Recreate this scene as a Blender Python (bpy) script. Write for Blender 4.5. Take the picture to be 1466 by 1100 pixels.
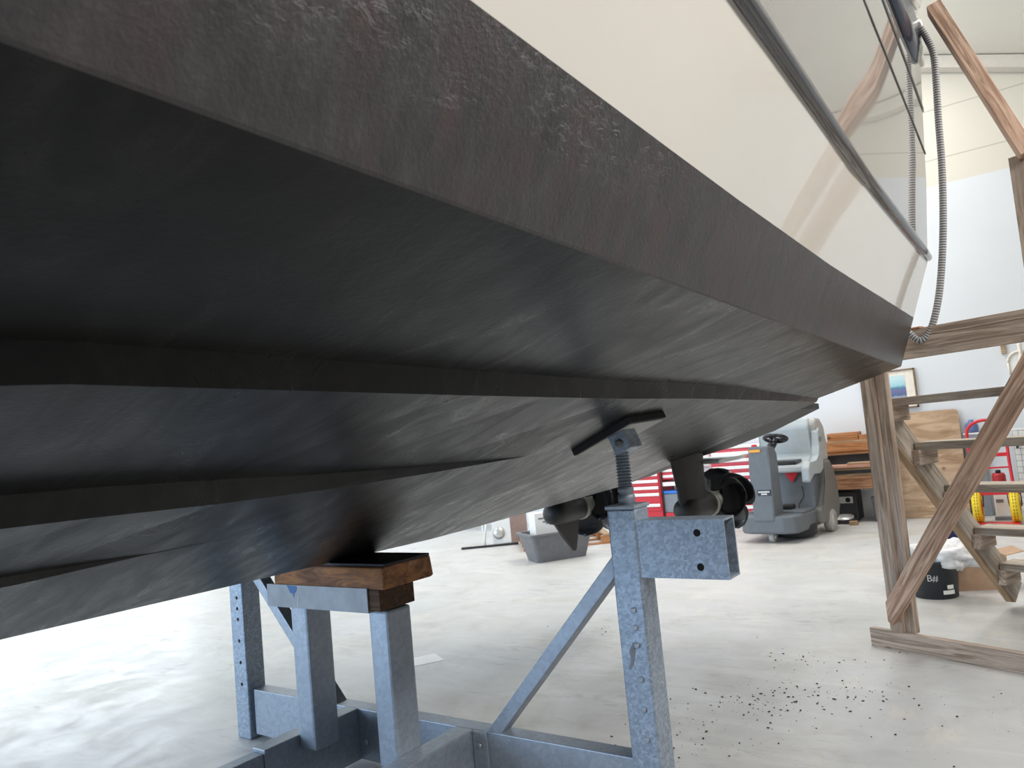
import bpy, bmesh, math, random
from mathutils import Vector, Matrix
from math import sin, cos, pi, radians as R
sc = bpy.context.scene
for o in list(bpy.data.objects): bpy.data.objects.remove(o)
COL = sc.collection
rnd = random.Random(7)

# World axes: X runs across the boat (towards the camera side), Y from bow to stern, Z up.  Metres.
# ------------------------------------------------------------------ camera
YAW, PITCH, ROLL = R(35.399), R(4.535), R(-5.384)
Lv = Vector((sin(YAW), cos(YAW), 0)); Tv = Vector((cos(YAW), -sin(YAW), 0))
def to_boat(v): return Vector((v.dot(Tv), v.dot(Lv), v.z))
fw = Vector((0, cos(PITCH), sin(PITCH))); up = Vector((0, -sin(PITCH), cos(PITCH))); rt = Vector((1, 0, 0))
r2 = cos(ROLL)*rt + sin(ROLL)*up; u2 = -sin(ROLL)*rt + cos(ROLL)*up
fw, r2, u2 = to_boat(fw), to_boat(r2), to_boat(u2)
cam = bpy.data.cameras.new('camera'); camo = bpy.data.objects.new('camera', cam); COL.objects.link(camo)
m = Matrix((r2, u2, -fw)).transposed().to_4x4(); m.translation = (0, 0, 1.5)
camo.matrix_world = m
cam.sensor_width = 36; cam.lens = 36*1085/1466; cam.clip_start = .02; cam.clip_end = 200
cam.dof.use_dof = True; cam.dof.focus_distance = 2.6; cam.dof.aperture_fstop = 8
sc.camera = camo
# ------------------------------------------------------------------ world, lights, exposure
sc.view_settings.view_transform = 'Standard'; sc.view_settings.look = 'None'
sc.view_settings.exposure = 0.0; sc.view_settings.gamma = 1; sc.view_settings.use_curve_mapping = False
w = bpy.data.worlds.new('sky'); sc.world = w; w.use_nodes = True
w.node_tree.nodes['Background'].inputs[0].default_value = (.72, .85, 1, 1)
w.node_tree.nodes['Background'].inputs[1].default_value = 1.0
def area(name, loc, rot, sx, sy, power, col):
    l = bpy.data.lights.new(name, 'AREA'); l.shape = 'RECTANGLE'; l.size = sx; l.size_y = sy; l.energy = power; l.color = col
    o = bpy.data.objects.new(name, l); o.location = loc; o.rotation_euler = rot; COL.objects.link(o); return o
# daylight through the big door in the bow-end wall and the windows of the far side wall
area('door_daylight', (-9.6, -8.9, 2.25), (R(90), 0, 0), 8.6, 4.3, 1080, (.52, .73, 1))
area('window_daylight', (-15.9, 1.0, 2.95), (R(90), 0, R(-90)), 17, 2.6, 640, (.84, .93, 1))
# unseen strip light added by the near wall to brighten the boat's side
area('side_fill', (2.4, 2.4, 4.3), (0, R(58), 0), .4, 9, 235, (1, .98, .955)).data.spread = R(150)
# rows of hall lamps under the roof
for x, y, p in ((-9.5, 2, 120), (-9.5, 8, 170), (-3.6, 9.3, 170), (-1.0, 9.2, 230)):
    area('hall_lamp', (x, y, 5.6 if x > 0 else 6.3), (0, 0, 0), 1.4, 3.2, p, (1, .97, .925))

# ------------------------------------------------------------------ materials
MATS = {}
def nt(name):
    mt = bpy.data.materials.new(name); mt.use_nodes = True; MATS[name] = mt
    n = mt.node_tree; b = n.nodes['Principled BSDF']; return mt, n, b
def plain(name, col, rough=.5, metal=0, var=.08, scale=14, bump=0.0, coat=0, spec=.5):
    mt, n, b = nt(name)
    tc = n.nodes.new('ShaderNodeTexCoord'); ns = n.nodes.new('ShaderNodeTexNoise'); ns.inputs['Scale'].default_value = scale; ns.inputs['Detail'].default_value = 4
    n.links.new(tc.outputs['Object'], ns.inputs['Vector'])
    rp = n.nodes.new('ShaderNodeValToRGB'); rp.color_ramp.elements[0].position = .3; rp.color_ramp.elements[1].position = .7
    rp.color_ramp.elements[0].color = [c*(1-var) for c in col]+[1]; rp.color_ramp.elements[1].color = [min(1, c*(1+var)) for c in col]+[1]
    n.links.new(ns.outputs['Fac'], rp.inputs['Fac']); n.links.new(rp.outputs['Color'], b.inputs['Base Color'])
    b.inputs['Roughness'].default_value = rough; b.inputs['Metallic'].default_value = metal
    b.inputs['Coat Weight'].default_value = coat; b.inputs['Specular IOR Level'].default_value = spec
    if bump:
        bp = n.nodes.new('ShaderNodeBump'); bp.inputs['Strength'].default_value = bump; bp.inputs['Distance'].default_value = .01
        n.links.new(ns.outputs['Fac'], bp.inputs['Height']); n.links.new(bp.outputs['Normal'], b.inputs['Normal'])
    return mt
def mapping(n, scale, rot=(0, 0, 0), coord='Object', loc=(0, 0, 0)):
    tc = n.nodes.new('ShaderNodeTexCoord'); mp = n.nodes.new('ShaderNodeMapping')
    mp.inputs['Scale'].default_value = scale; mp.inputs['Rotation'].default_value = rot; mp.inputs['Location'].default_value = loc
    n.links.new(tc.outputs[coord], mp.inputs['Vector']); return mp.outputs['Vector']
def noise(n, vec, scale, detail=4, rough=.55, dist=0):
    t = n.nodes.new('ShaderNodeTexNoise'); t.inputs['Scale'].default_value = scale; t.inputs['Detail'].default_value = detail
    t.inputs['Roughness'].default_value = rough; t.inputs['Distortion'].default_value = dist
    n.links.new(vec, t.inputs['Vector']); return t.outputs['Fac']
def ramp(n, fac, stops):
    r = n.nodes.new('ShaderNodeValToRGB'); e = r.color_ramp.elements
    while len(e) < len(stops): e.new(.5)
    for k, (p, c) in enumerate(stops):
        e[k].position = p; e[k].color = (c, c, c, 1) if isinstance(c, (int, float)) else tuple(c)+(1,)
    n.links.new(fac, r.inputs['Fac']); return r.outputs['Color']
def mix(n, fac, a, b, mode='MIX'):
    x = n.nodes.new('ShaderNodeMix'); x.data_type = 'RGBA'; x.blend_type = mode
    for s, v in ((0, fac), (6, a), (7, b)):
        if hasattr(v, 'links') or hasattr(v, 'is_linked'): n.links.new(v, x.inputs[s])
        elif isinstance(v, (int, float)): x.inputs[s].default_value = v
        else: x.inputs[s].default_value = tuple(v)+(1,)
    return x.outputs[2]
def bump(n, b, h, strength=.3, dist=.01):
    bp = n.nodes.new('ShaderNodeBump'); bp.inputs['Strength'].default_value = strength; bp.inputs['Distance'].default_value = dist
    n.links.new(h, bp.inputs['Height']); n.links.new(bp.outputs['Normal'], b.inputs['Normal'])

def mat_floor():
    mt, n, b = nt('concrete')
    v = mapping(n, (1, 1, 1))
    big = noise(n, v, .45, 5, .6, .6); med = noise(n, v, 2.3, 6, .65, 1.2)
    st = noise(n, mapping(n, (.5, 2.6, 1), (0, 0, R(18))), 1.6, 6, .7, .8)
    c = ramp(n, big, [(.3, (.46, .45, .415)), (.47, (.565, .56, .545)), (.56, (.535, .54, .54)), (.7, (.615, .617, .615))])
    c = mix(n, ramp(n, st, [(.50, 0.0), (.72, .6)]), c, (.68, .675, .655))
    c = mix(n, ramp(n, med, [(.52, 0.0), (.72, .4)]), c, (.42, .41, .385))
    scuff = noise(n, mapping(n, (1.2, 3.4, 1), (0, 0, R(-32))), 3.2, 9, .78, .9)
    where = ramp(n, noise(n, mapping(n, (1, 1, 1), loc=(2.3, 5.1, 0)), .7, 3), [(.44, 0.0), (.60, 1.0)])
    c = mix(n, mix(n, 1, ramp(n, scuff, [(.53, 0.0), (.70, .75)]), where, 'MULTIPLY'), c, (.27, .265, .25))
    pale = noise(n, mapping(n, (2.2, .9, 1), (0, 0, R(25)), loc=(7, 3, 0)), 1.7, 7, .7)
    c = mix(n, ramp(n, pale, [(.56, 0.0), (.66, .5)]), c, (.68, .645, .56))
    sp = n.nodes.new('ShaderNodeTexVoronoi'); sp.inputs['Scale'].default_value = 16; n.links.new(v, sp.inputs['Vector'])
    dots = ramp(n, sp.outputs['Distance'], [(.045, .75), (.10, 0.0)])
    gate = ramp(n, noise(n, v, 1.1, 3), [(.50, 0.0), (.62, 1.0)])
    c = mix(n, mix(n, 1, dots, gate, 'MULTIPLY'), c, (.10, .095, .085))
    n.links.new(c, b.inputs['Base Color'])
    n.links.new(ramp(n, med, [(.3, .30), (.7, .55)]), b.inputs['Roughness'])
    bump(n, b, med, .06)
    return mt
def mat_antifoul_bottom():
    mt, n, b = nt('antifouling_black')
    v = mapping(n, (1, 1, 1))
    strokes = noise(n, mapping(n, (1.5, 3.6, 2.5), (0, 0, R(-24))), 1.7, 4, .6, 1.6)
    cloud = noise(n, v, 1.15, 5, .6, .9)
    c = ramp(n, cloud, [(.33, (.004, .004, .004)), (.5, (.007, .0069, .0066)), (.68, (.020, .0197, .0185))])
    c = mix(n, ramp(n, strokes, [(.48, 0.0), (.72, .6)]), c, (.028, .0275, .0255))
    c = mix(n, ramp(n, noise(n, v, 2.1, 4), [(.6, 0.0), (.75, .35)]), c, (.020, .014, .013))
    n.links.new(c, b.inputs['Base Color'])
    n.links.new(ramp(n, strokes, [(.35, .38), (.68, .25)]), b.inputs['Roughness'])
    b.inputs['Specular IOR Level'].default_value = .3
    bump(n, b, mix(n, .75, strokes, noise(n, v, 70, 4, .7)), .11, .012)
    return mt
def mat_antifoul_band():
    mt, n, b = nt('antifouling_band')
    v = mapping(n, (1, 1, 1))
    down = noise(n, mapping(n, (8, 8, .35)), 3.2, 5, .65)
    tone = noise(n, mapping(n, (6, 5, .5), loc=(3, 1, 0)), 2.0, 3, .5)
    fine = noise(n, v, 110, 4, .7)
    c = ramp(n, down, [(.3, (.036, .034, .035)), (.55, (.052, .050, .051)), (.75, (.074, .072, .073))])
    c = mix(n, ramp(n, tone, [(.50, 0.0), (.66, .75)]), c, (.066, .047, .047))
    n.links.new(c, b.inputs['Base Color']); b.inputs['Roughness'].default_value = .34
    b.inputs['Specular IOR Level'].default_value = .45
    ridge = noise(n, mapping(n, (1, 14, 26)), 2.2, 5, .75, .6)
    sx = n.nodes.new('ShaderNodeSeparateXYZ'); n.links.new(v, sx.inputs[0])
    top = n.nodes.new('ShaderNodeMapRange'); top.inputs['From Min'].default_value = 1.90; top.inputs['From Max'].default_value = 1.98
    n.links.new(sx.outputs[2], top.inputs['Value'])
    gate = mix(n, 1, top.outputs[0], ramp(n, noise(n, v, 2.6, 3), [(.42, 0.0), (.6, 1.0)]), 'MULTIPLY')
    bump(n, b, mix(n, .5, fine, mix(n, 1, gate, ramp(n, ridge, [(.52, 0.0), (.60, 1.0)]), 'MULTIPLY')), .34, .012)
    return mt
def mat_wood(name, dark, light, tint, rough=.75, dens=1.0):
    mt, n, b = nt(name)
    oi = n.nodes.new('ShaderNodeObjectInfo')
    tc = n.nodes.new('ShaderNodeTexCoord'); mp = n.nodes.new('ShaderNodeMapping'); mp.inputs['Scale'].default_value = (1.5, 30*dens, 30*dens)
    ad = n.nodes.new('ShaderNodeVectorMath'); ad.operation = 'ADD'
    mul = n.nodes.new('ShaderNodeMath'); mul.operation = 'MULTIPLY'; mul.inputs[1].default_value = 37
    n.links.new(oi.outputs['Random'], mul.inputs[0]); n.links.new(tc.outputs['Object'], ad.inputs[0]); n.links.new(mul.outputs[0], ad.inputs[1])
    n.links.new(ad.outputs[0], mp.inputs['Vector'])
    g = noise(n, mp.outputs['Vector'], 1.0, 6, .65, 1.4)
    big = noise(n, ad.outputs[0], 3.0, 4)
    c = ramp(n, g, [(.30, [x*.72 for x in dark]), (.44, dark), (.60, light)])
    c = mix(n, ramp(n, big, [(.42, 0.0), (.68, .6)]), c, tint)
    kn = n.nodes.new('ShaderNodeTexVoronoi'); kn.inputs['Scale'].default_value = 3.4; n.links.new(ad.outputs[0], kn.inputs['Vector'])
    c = mix(n, ramp(n, kn.outputs['Distance'], [(.05, .85), (.12, 0.0)]), c, [x*.38 for x in dark])
    n.links.new(c, b.inputs['Base Color']); b.inputs['Roughness'].default_value = rough
    b.inputs['Specular IOR Level'].default_value = .3
    bump(n, b, g, .55, .006)
    return mt
def mat_galv(name, base, contrast, scale):
    mt, n, b = nt(name)
    v = mapping(n, (1, 1, 1))
    ds = noise(n, v, 40, 3)
    vo = n.nodes.new('ShaderNodeTexVoronoi'); vo.inputs['Scale'].default_value = scale
    n.links.new(mix(n, .04, v, ds), vo.inputs['Vector'])
    sep = n.nodes.new('ShaderNodeSeparateColor'); n.links.new(vo.outputs['Color'], sep.inputs[0])
    k = ramp(n, sep.outputs[0], [(.1, [c*(1-contrast) for c in base]), (.6, base), (1, [min(1, c*(1+contrast)) for c in base])])
    k = mix(n, ramp(n, noise(n, v, 5, 5), [(.5, 0.0), (.75, .3)]), k, [c*.7 for c in base])
    n.links.new(k, b.inputs['Base Color']); b.inputs['Metallic'].default_value = .5; b.inputs['Roughness'].default_value = .45
    return mt
def mat_wall_upper():
    mt, n, b = nt('cream_panel')
    tc = n.nodes.new('ShaderNodeTexCoord'); sx = n.nodes.new('ShaderNodeSeparateXYZ'); n.links.new(tc.outputs['Object'], sx.inputs[0])
    tot = None
    for z in (4.824, 5.508, 6.19):
        s = n.nodes.new('ShaderNodeMath'); s.operation = 'COMPARE'; s.inputs[1].default_value = z; s.inputs[2].default_value = .007
        n.links.new(sx.outputs[2], s.inputs[0])
        if tot is None: tot = s.outputs[0]
        else:
            a = n.nodes.new('ShaderNodeMath'); a.operation = 'MAXIMUM'; n.links.new(tot, a.inputs[0]); n.links.new(s.outputs[0], a.inputs[1]); tot = a.outputs[0]
    c = mix(n, tot, (.68, .645, .565), (.47, .445, .385))
    n.links.new(c, b.inputs['Base Color']); b.inputs['Roughness'].default_value = .5
    return mt
def mat_rust():
    mt, n, b = nt('rusty_timber')
    v = mapping(n, (3, 9, 14))
    a = noise(n, v, 1.6, 6, .7, .8)
    c = ramp(n, a, [(.3, (.10, .045, .025)), (.5, (.26, .12, .06)), (.58, (.40, .17, .06)), (.66, (.36, .20, .12)), (.76, (.46, .40, .38))])
    n.links.new(c, b.inputs['Base Color']); b.inputs['Roughness'].default_value = .85; bump(n, b, a, .4)
    return mt
def mat_hose():
    mt, n, b = nt('banded_hose')
    tc = n.nodes.new('ShaderNodeTexCoord'); sx = n.nodes.new('ShaderNodeSeparateXYZ'); n.links.new(tc.outputs['UV'], sx.inputs[0])
    f = n.nodes.new('ShaderNodeMath'); f.operation = 'FRACT'; n.links.new(sx.outputs[1], f.inputs[0])
    c = ramp(n, f.outputs[0], [(.0, (.48, .47, .45)), (.5, (.48, .47, .45)), (.56, (.10, .10, .12)), (.95, (.10, .10, .12))])
    n.links.new(c, b.inputs['Base Color']); b.inputs['Roughness'].default_value = .6
    return mt
def mat_picture():
    mt, n, b = nt('harbour_print')
    tc = n.nodes.new('ShaderNodeTexCoord'); sx = n.nodes.new('ShaderNodeSeparateXYZ'); n.links.new(tc.outputs['Generated'], sx.inputs[0])
    nz = noise(n, mapping(n, (9, 9, 5), coord='Generated'), 1.5, 5, .7)
    ad = n.nodes.new('ShaderNodeMath'); ad.operation = 'MULTIPLY_ADD'; ad.inputs[1].default_value = .22
    n.links.new(nz, ad.inputs[0]); n.links.new(sx.outputs[2], ad.inputs[2])
    c = ramp(n, ad.outputs[0], [(.18, (.45, .55, .66)), (.30, (.10, .14, .28)), (.52, (.16, .17, .34)), (.60, (.08, .22, .34)), (.70, (.35, .62, .70)), (1, (.55, .74, .78))])
    n.links.new(c, b.inputs['Base Color']); b.inputs['Roughness'].default_value = .25
    return mt
CONC = mat_floor(); ANTI = mat_antifoul_bottom(); ANTIB = mat_antifoul_band()
WOOD = mat_wood('weathered_wood', (.34, .255, .195), (.64, .52, .43), (.47, .395, .335))
WOODR = mat_wood('reddish_wood', (.34, .21, .145), (.68, .49, .375), (.58, .36, .25))
WOODG = mat_wood('grey_wood', (.31, .26, .21), (.56, .485, .405), (.40, .37, .33))
WOODT = mat_wood('tan_wood', (.30, .20, .12), (.48, .34, .22), (.40, .28, .18))
PLY = mat_wood('plywood', (.36, .235, .14), (.52, .37, .25), (.40, .28, .19), dens=.25)
ORNG = mat_wood('orange_board', (.32, .13, .045), (.56, .27, .12), (.46, .22, .11), .5)
GALV = mat_galv('galvanised_steel', (.33, .385, .46), .22, 100)
GALVS = mat_galv('galvanised_beam', (.34, .38, .435), .09, 60)
CHAN = plain('grey_channel', (.30, .31, .33), .55, .3, .12)
RUST = mat_rust()
HOSE = mat_hose(); PRINT = mat_picture()
GEL = plain('cream_gelcoat', (.71, .67, .605), .05, 0, .01, 2, 0, .6)
GELU = plain('shaded_gelcoat', (.31, .295, .275), .04, 0, .01, 2, 0, .8)  # same gelcoat as GEL, colour darkened to imitate its dim reflections
RAIL = plain('rub_rail_rubber', (.045, .048, .058), .18, 0, .1, 20, 0, .6)
GROOVE = plain('dark_stripe', (.012, .014, .016), .3)
GLASS = plain('tinted_glass', (.018, .024, .04), .16, 0, .05, 3, 0, .25); GLASS.node_tree.nodes['Principled BSDF'].inputs['IOR'].default_value = 1.12
WHITEW = plain('white_wall_paint', (.69, .72, .755), .6, 0, .02, 1.5)
SIDEW = plain('side_wall_paint', (.50, .47, .43), .6, 0, .03, 1.5)
CREAMW = mat_wall_upper()
ROOF = plain('roof_panel', (.74, .705, .63), .55, 0, .02, 2)
BEAMP = plain('rafter_paint', (.66, .62, .55), .5, 0, .03)
BLACK = plain('black_rubber', (.015, .015, .018), .6)
BLACKG = plain('black_gloss', (.012, .012, .015), .25)
HOLE = plain('dark_hole', (.004, .004, .004), .9)
BRONZE = plain('black_antifoul', (.030, .029, .028), .55, .0, .2, 10, .1)
ZINC = plain('zinc_grey', (.42, .41, .38), .5, .5)
ALU = plain('brushed_aluminium', (.62, .62, .60), .35, .6)
SGREY = plain('scrubber_grey', (.12, .135, .15), .5, 0, .06)
SLIGHT = plain('scrubber_light_grey', (.37, .41, .43), .4, 0, .04)
SBROWN = plain('scrubber_warm_grey', (.16, .155, .145), .5, 0, .06)
STANK = plain('scrubber_tank_grey', (.40, .39, .365), .45, 0, .04)
TYRE = plain('grey_tyre', (.36, .36, .35), .6)
RED = plain('red_enamel', (.58, .018, .03), .35, 0, .05)
WHITEP = plain('white_plastic', (.82, .82, .80), .45, 0, .03)
YEL = plain('yellow_tyre', (.80, .58, .02), .5, 0, .06)
TUBG = plain('tub_grey', (.15, .15, .16), .5, 0, .1)
CARD = plain('cardboard', (.44, .29, .19), .8, 0, .08)
NAVY = plain('navy_print', (.015, .022, .11), .5)
BUCK = plain('bucket_black', (.022, .027, .032), .5, 0, .1)
CLOTH = plain('white_cloth', (.76, .76, .76), .8, 0, .08, 30, .3)
CREAM = plain('mat_board', (.80, .74, .65), .7)
BLUE = plain('blue_plastic', (.02, .16, .60), .4)
PINK = plain('pink_board', (.36, .27, .25), .7)
DIRT = plain('dark_dirt', (.06, .055, .045), .9)
GREYP = plain('grey_panel', (.20, .21, .22), .6)

# ------------------------------------------------------------------ geometry helpers
def new_bm(): return bmesh.new()
def add_box(bm, lo, hi, mat=None, bev=0):
    lo, hi = Vector(lo), Vector(hi); c = (lo+hi)/2; s = hi-lo
    M = Matrix.Translation(c) @ Matrix.Diagonal((s.x, s.y, s.z, 1))
    if mat is not None: M = mat @ M
    r = bmesh.ops.create_cube(bm, size=1, matrix=M)
    if bev:
        ed = {e for v in r['verts'] for e in v.link_edges}
        bmesh.ops.bevel(bm, geom=list(ed), offset=bev, segments=2, profile=.5, affect='EDGES', clamp_overlap=True)
def add_prism(bm, pts, axis, a, b, bev=0):
    """polygon extruded along an axis: pts are the two other coordinates in cyclic order"""
    def P(p, h): return {'x': (h, p[0], p[1]), 'y': (p[0], h, p[1]), 'z': (p[0], p[1], h)}[axis]
    v0 = [bm.verts.new(P(p, a)) for p in pts]; v1 = [bm.verts.new(P(p, b)) for p in pts]
    f = [bm.faces.new(v0), bm.faces.new(v1[::-1])]
    n = len(pts)
    for i in range(n): f.append(bm.faces.new((v0[i], v1[i], v1[(i+1) % n], v0[(i+1) % n])))
    if bev:
        ed = {e for x in f for e in x.edges}
        bmesh.ops.bevel(bm, geom=list(ed), offset=bev, segments=2, profile=.5, affect='EDGES', clamp_overlap=True)
def add_tube(bm, pts, r, seg=10, uvlen=None, caps=True):
    pts = [Vector(p) for p in pts]; rings = []
    rr = r if isinstance(r, (list, tuple)) else [r]*len(pts)
    t0 = (pts[1]-pts[0]).normalized(); u = t0.orthogonal().normalized()
    uvl = bm.loops.layers.uv.verify() if uvlen else None
    acc = 0; accs = []
    for i, p in enumerate(pts):
        t = (pts[min(i+1, len(pts)-1)]-pts[max(i-1, 0)]).normalized()
        u = (u - t*u.dot(t)).normalized(); v = t.cross(u)
        rings.append([bm.verts.new(p + rr[i]*(cos(2*pi*k/seg)*u + sin(2*pi*k/seg)*v)) for k in range(seg)])
        if i: acc += (p-pts[i-1]).length
        accs.append(acc)
    for i in range(len(rings)-1):
        for k in range(seg):
            f = bm.faces.new((rings[i][k], rings[i][(k+1) % seg], rings[i+1][(k+1) % seg], rings[i+1][k])); f.smooth = True
            if uvl:
                for lp, j in zip(f.loops, (i, i, i+1, i+1)): lp[uvl].uv = (0, accs[j]/uvlen)
    if caps: bm.faces.new(rings[0][::-1]); bm.faces.new(rings[-1])
def add_cyl(bm, p0, p1, r0, r1=None, seg=20):
    add_tube(bm, [p0, p1], [r0, r0 if r1 is None else r1], seg)
def add_lathe(bm, prof, M=None, seg=28, close=True):
    """prof: (r, h) pairs turned about local z"""
    rings = []
    for r, h in prof:
        ring = []
        for k in range(seg):
            p = Vector((r*cos(2*pi*k/seg), r*sin(2*pi*k/seg), h))
            ring.append(bm.verts.new(M @ p if M else p))
        rings.append(ring)
    for i in range(len(rings)-1):
        for k in range(seg):
            f = bm.faces.new((rings[i][k], rings[i][(k+1) % seg], rings[i+1][(k+1) % seg], rings[i+1][k])); f.smooth = True
    if close: bm.faces.new(rings[0][::-1]); bm.faces.new(rings[-1])
def smooth_curve(pts, n=8):
    pts = [Vector(p) for p in pts]; out = []
    for i in range(len(pts)-1):
        p0, p1, p2, p3 = pts[max(i-1, 0)], pts[i], pts[i+1], pts[min(i+2, len(pts)-1)]
        for k in range(n):
            t = k/n
            out.append(.5*((2*p1)+(-p0+p2)*t+(2*p0-5*p1+4*p2-p3)*t*t+(-p0+3*p1-3*p2+p3)*t**3))
    out.append(pts[-1]); return out
def obj(name, bm, mat, parent=None, loc=None, M=None, fix=True):
    if fix: bmesh.ops.recalc_face_normals(bm, faces=bm.faces)
    me = bpy.data.meshes.new(name); bm.to_mesh(me); bm.free()
    for mm in (mat if isinstance(mat, (list, tuple)) else [mat]): me.materials.append(mm)
    o = bpy.data.objects.new(name, me); COL.objects.link(o)
    if M is not None: o.matrix_world = M
    if loc is not None: o.location = loc
    if parent is not None: o.parent = parent
    return o
def tag(o, label, cat, group=None, kind=None):
    o['label'] = label; o['category'] = cat
    if group: o['group'] = group
    if kind: o['kind'] = kind
    return o
def thing(name, label, cat, loc=(0, 0, 0), rz=0, group=None):
    o = bpy.data.objects.new(name, None); o.empty_display_size = .1; COL.objects.link(o); o.location = loc; o.rotation_euler = (0, 0, rz)
    return tag(o, label, cat, group)
def struct(name, bm, mat):
    o = obj(name, bm, mat); o['kind'] = 'structure'; return o
def box(name, lo, hi, mat, parent=None, bev=.003):
    """a box as its own mesh, local origin at its centre"""
    lo, hi = Vector(lo), Vector(hi); c = (lo+hi)/2
    bm = new_bm(); add_box(bm, lo-c, hi-c, None, bev); return obj(name, bm, mat, parent, loc=c)
def board(name, p0, p1, w, h, mat, parent=None, side=(0, 0, 1), bev=.003, ext=0, cut=None):
    """a plank from p0 to p1 (centre line); h is its size along 'side', w its size across; grain runs along local x"""
    p0, p1 = Vector(p0), Vector(p1); x = (p1-p0).normalized(); s = Vector(side); z = (s-x*s.dot(x)).normalized(); y = z.cross(x)
    L = (p1-p0).length; bm = new_bm()
    add_box(bm, (-L/2-ext, -w/2, -h/2), (L/2+ext, w/2, h/2), None, bev)
    M = Matrix((x, y, z)).transposed().to_4x4(); M.translation = (p0+p1)/2
    o = obj(name, bm, mat, None); o.matrix_world = M
    if parent: o.parent = parent
    return o
def text(name, s, size, mat, M, parent=None, ext=.001):
    c = bpy.data.curves.new(name, 'FONT'); c.body = s; c.size = size; c.extrude = ext; c.align_x = 'CENTER'; c.align_y = 'CENTER'
    c.materials.append(mat); t = bpy.data.objects.new(name, c); COL.objects.link(t); bpy.context.view_layer.update()
    me = bpy.data.meshes.new_from_object(t.evaluated_get(bpy.context.evaluated_depsgraph_get())); bpy.data.objects.remove(t)
    o = bpy.data.objects.new(name, me); COL.objects.link(o); o.matrix_world = M
    if parent: o.parent = parent
    return o
def facing(loc, nrm, upv=(0, 0, 1)):
    z = Vector(nrm).normalized(); x = Vector(upv).cross(z).normalized(); y = z.cross(x)
    M = Matrix((x, y, z)).transposed().to_4x4(); M.translation = loc; return M

# ------------------------------------------------------------------ the hall
YB, XR, XL, YF = 11.75, 3.8, -16.0, -9.0
RIDGE, EAVE = -6.1, 4.47
ZR = EAVE + .373*(XR-RIDGE)
bm = new_bm(); add_box(bm, (XL-.3, YF-6, -.2), (XR+.3, YB+.3, 0)); struct('floor', bm, CONC)
bm = new_bm(); add_box(bm, (XL, YB, 0), (XR, YB+.2, EAVE)); struct('wall_back', bm, WHITEW)
bm = new_bm(); add_prism(bm, [(XL, EAVE), (XR, EAVE), (RIDGE, ZR)], 'y', YB, YB+.2)
struct('wall_back_upper', bm, CREAMW)
bm = new_bm(); add_box(bm, (XR, YF, 0), (XR+.2, YB+.2, EAVE+.1)); struct('wall_right', bm, SIDEW)
bm = new_bm(); add_box(bm, (XR-.03, YF, 0), (XR, YB, 1.5)); struct('shade_panel_right', bm, GREYP)  # unseen dark panel, added to cut bounce light on the hull
bm = new_bm()
add_box(bm, (XL-.2, YF, 0), (XL, YB+.2, 1.6)); add_box(bm, (XL-.2, YF, 4.3), (XL, YB+.2, EAVE+.1))
add_box(bm, (XL-.2, YF, 1.6), (XL, -7.6, 4.3)); add_box(bm, (XL-.2, 9.6, 1.6), (XL, YB+.2, 4.3)); struct('wall_left', bm, WHITEW)
bm = new_bm()
add_prism(bm, [(XL, 5.0), (XL, EAVE), (XR, EAVE), (XR, 5.0), (RIDGE, ZR+.4)][1:4]+[(RIDGE, ZR)], 'y', YF-.2, YF)
add_box(bm, (-5.2, YF-.2, 0), (XR, YF, EAVE)); add_box(bm, (XL, YF-.2, 0), (-14, YF, EAVE)); struct('wall_front', bm, WHITEW)
bm = new_bm()
for a, b in (((XR+.3, EAVE-.11), (RIDGE, ZR)), ((RIDGE, ZR), (XL-.3, EAVE-.11))):
    add_prism(bm, [a, b, (b[0], b[1]+.15), (a[0], a[1]+.15)], 'y', YF-.3, YB+.3)
struct('ceiling', bm, ROOF)
# rafters below the roof, parallel to the gable
for i, y in enumerate((YB-.12, 7.0, 2.0, -3.0)):
    bm = new_bm()
    for a, b in (((XR-.01, EAVE), (RIDGE, ZR)), ((RIDGE, ZR), (XL+.01, EAVE))):
        dz = -.01
        add_prism(bm, [(a[0], a[1]-.18), (b[0], b[1]-.18), (b[0], b[1]+dz), (a[0], a[1]+dz)], 'y', y-.1, y+.1)
    struct('trim_%d' % (i+1), bm, BEAMP)

# ------------------------------------------------------------------ the motor yacht
TC = -2.655
boat = thing('motor_yacht', 'large motor yacht with matt black bottom and glossy cream sides, stern towards back wall', 'boat', (TC, 0, 0))
def fl(l): return max(0.0, (-.6-l)/5.9)
def lerp(tab, l):
    if l <= tab[0][0]: return tab[0][1]
    for (a, b), (c, d) in zip(tab, tab[1:]):
        if l <= c: return b+(d-b)*(l-a)/(c-a)
    return tab[-1][1]
def tch(l): return -.597-.0355*l if l < 3 else lerp([(3, -.7035), (4.28, -.713), (4.98, -.720), (6, -.73)], l)
def half(l): return (tch(l)-TC) * (1-fl(l)**2.3) + .02*fl(l)
def rise(l): return 1.15*fl(l)**2
def zkeel(l): return 1.06 + .03*max(0, l-3) + 1.5*fl(l)**4
def zchine(l): return (1.06+.378*(tch(l)-TC) if l < 3 else lerp([(3, 1.798), (4.28, 1.757), (4.98, 1.741), (6, 1.72)], l)) + rise(l)
def zpl(x, l):
    """bottom height at distance x from the centre plane"""
    return zkeel(l) + (zchine(l)-zkeel(l))*(x/half(l))
T1 = [(-6, .74), (.4, 1.543), (1.04, 1.518), (1.52, 1.499), (2.34, 1.474), (3.4, 1.466), (4.4, 1.462), (4.95, 1.447)]
T2 = [(-6, .5), (-1, .93), (.6, .985), (1.25, .948), (1.8, .981), (2.3, 1.034)]
T3 = [(-6, .28), (-1, .52), (.76, .56), (1.0, .608), (1.3, .66)]
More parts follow.
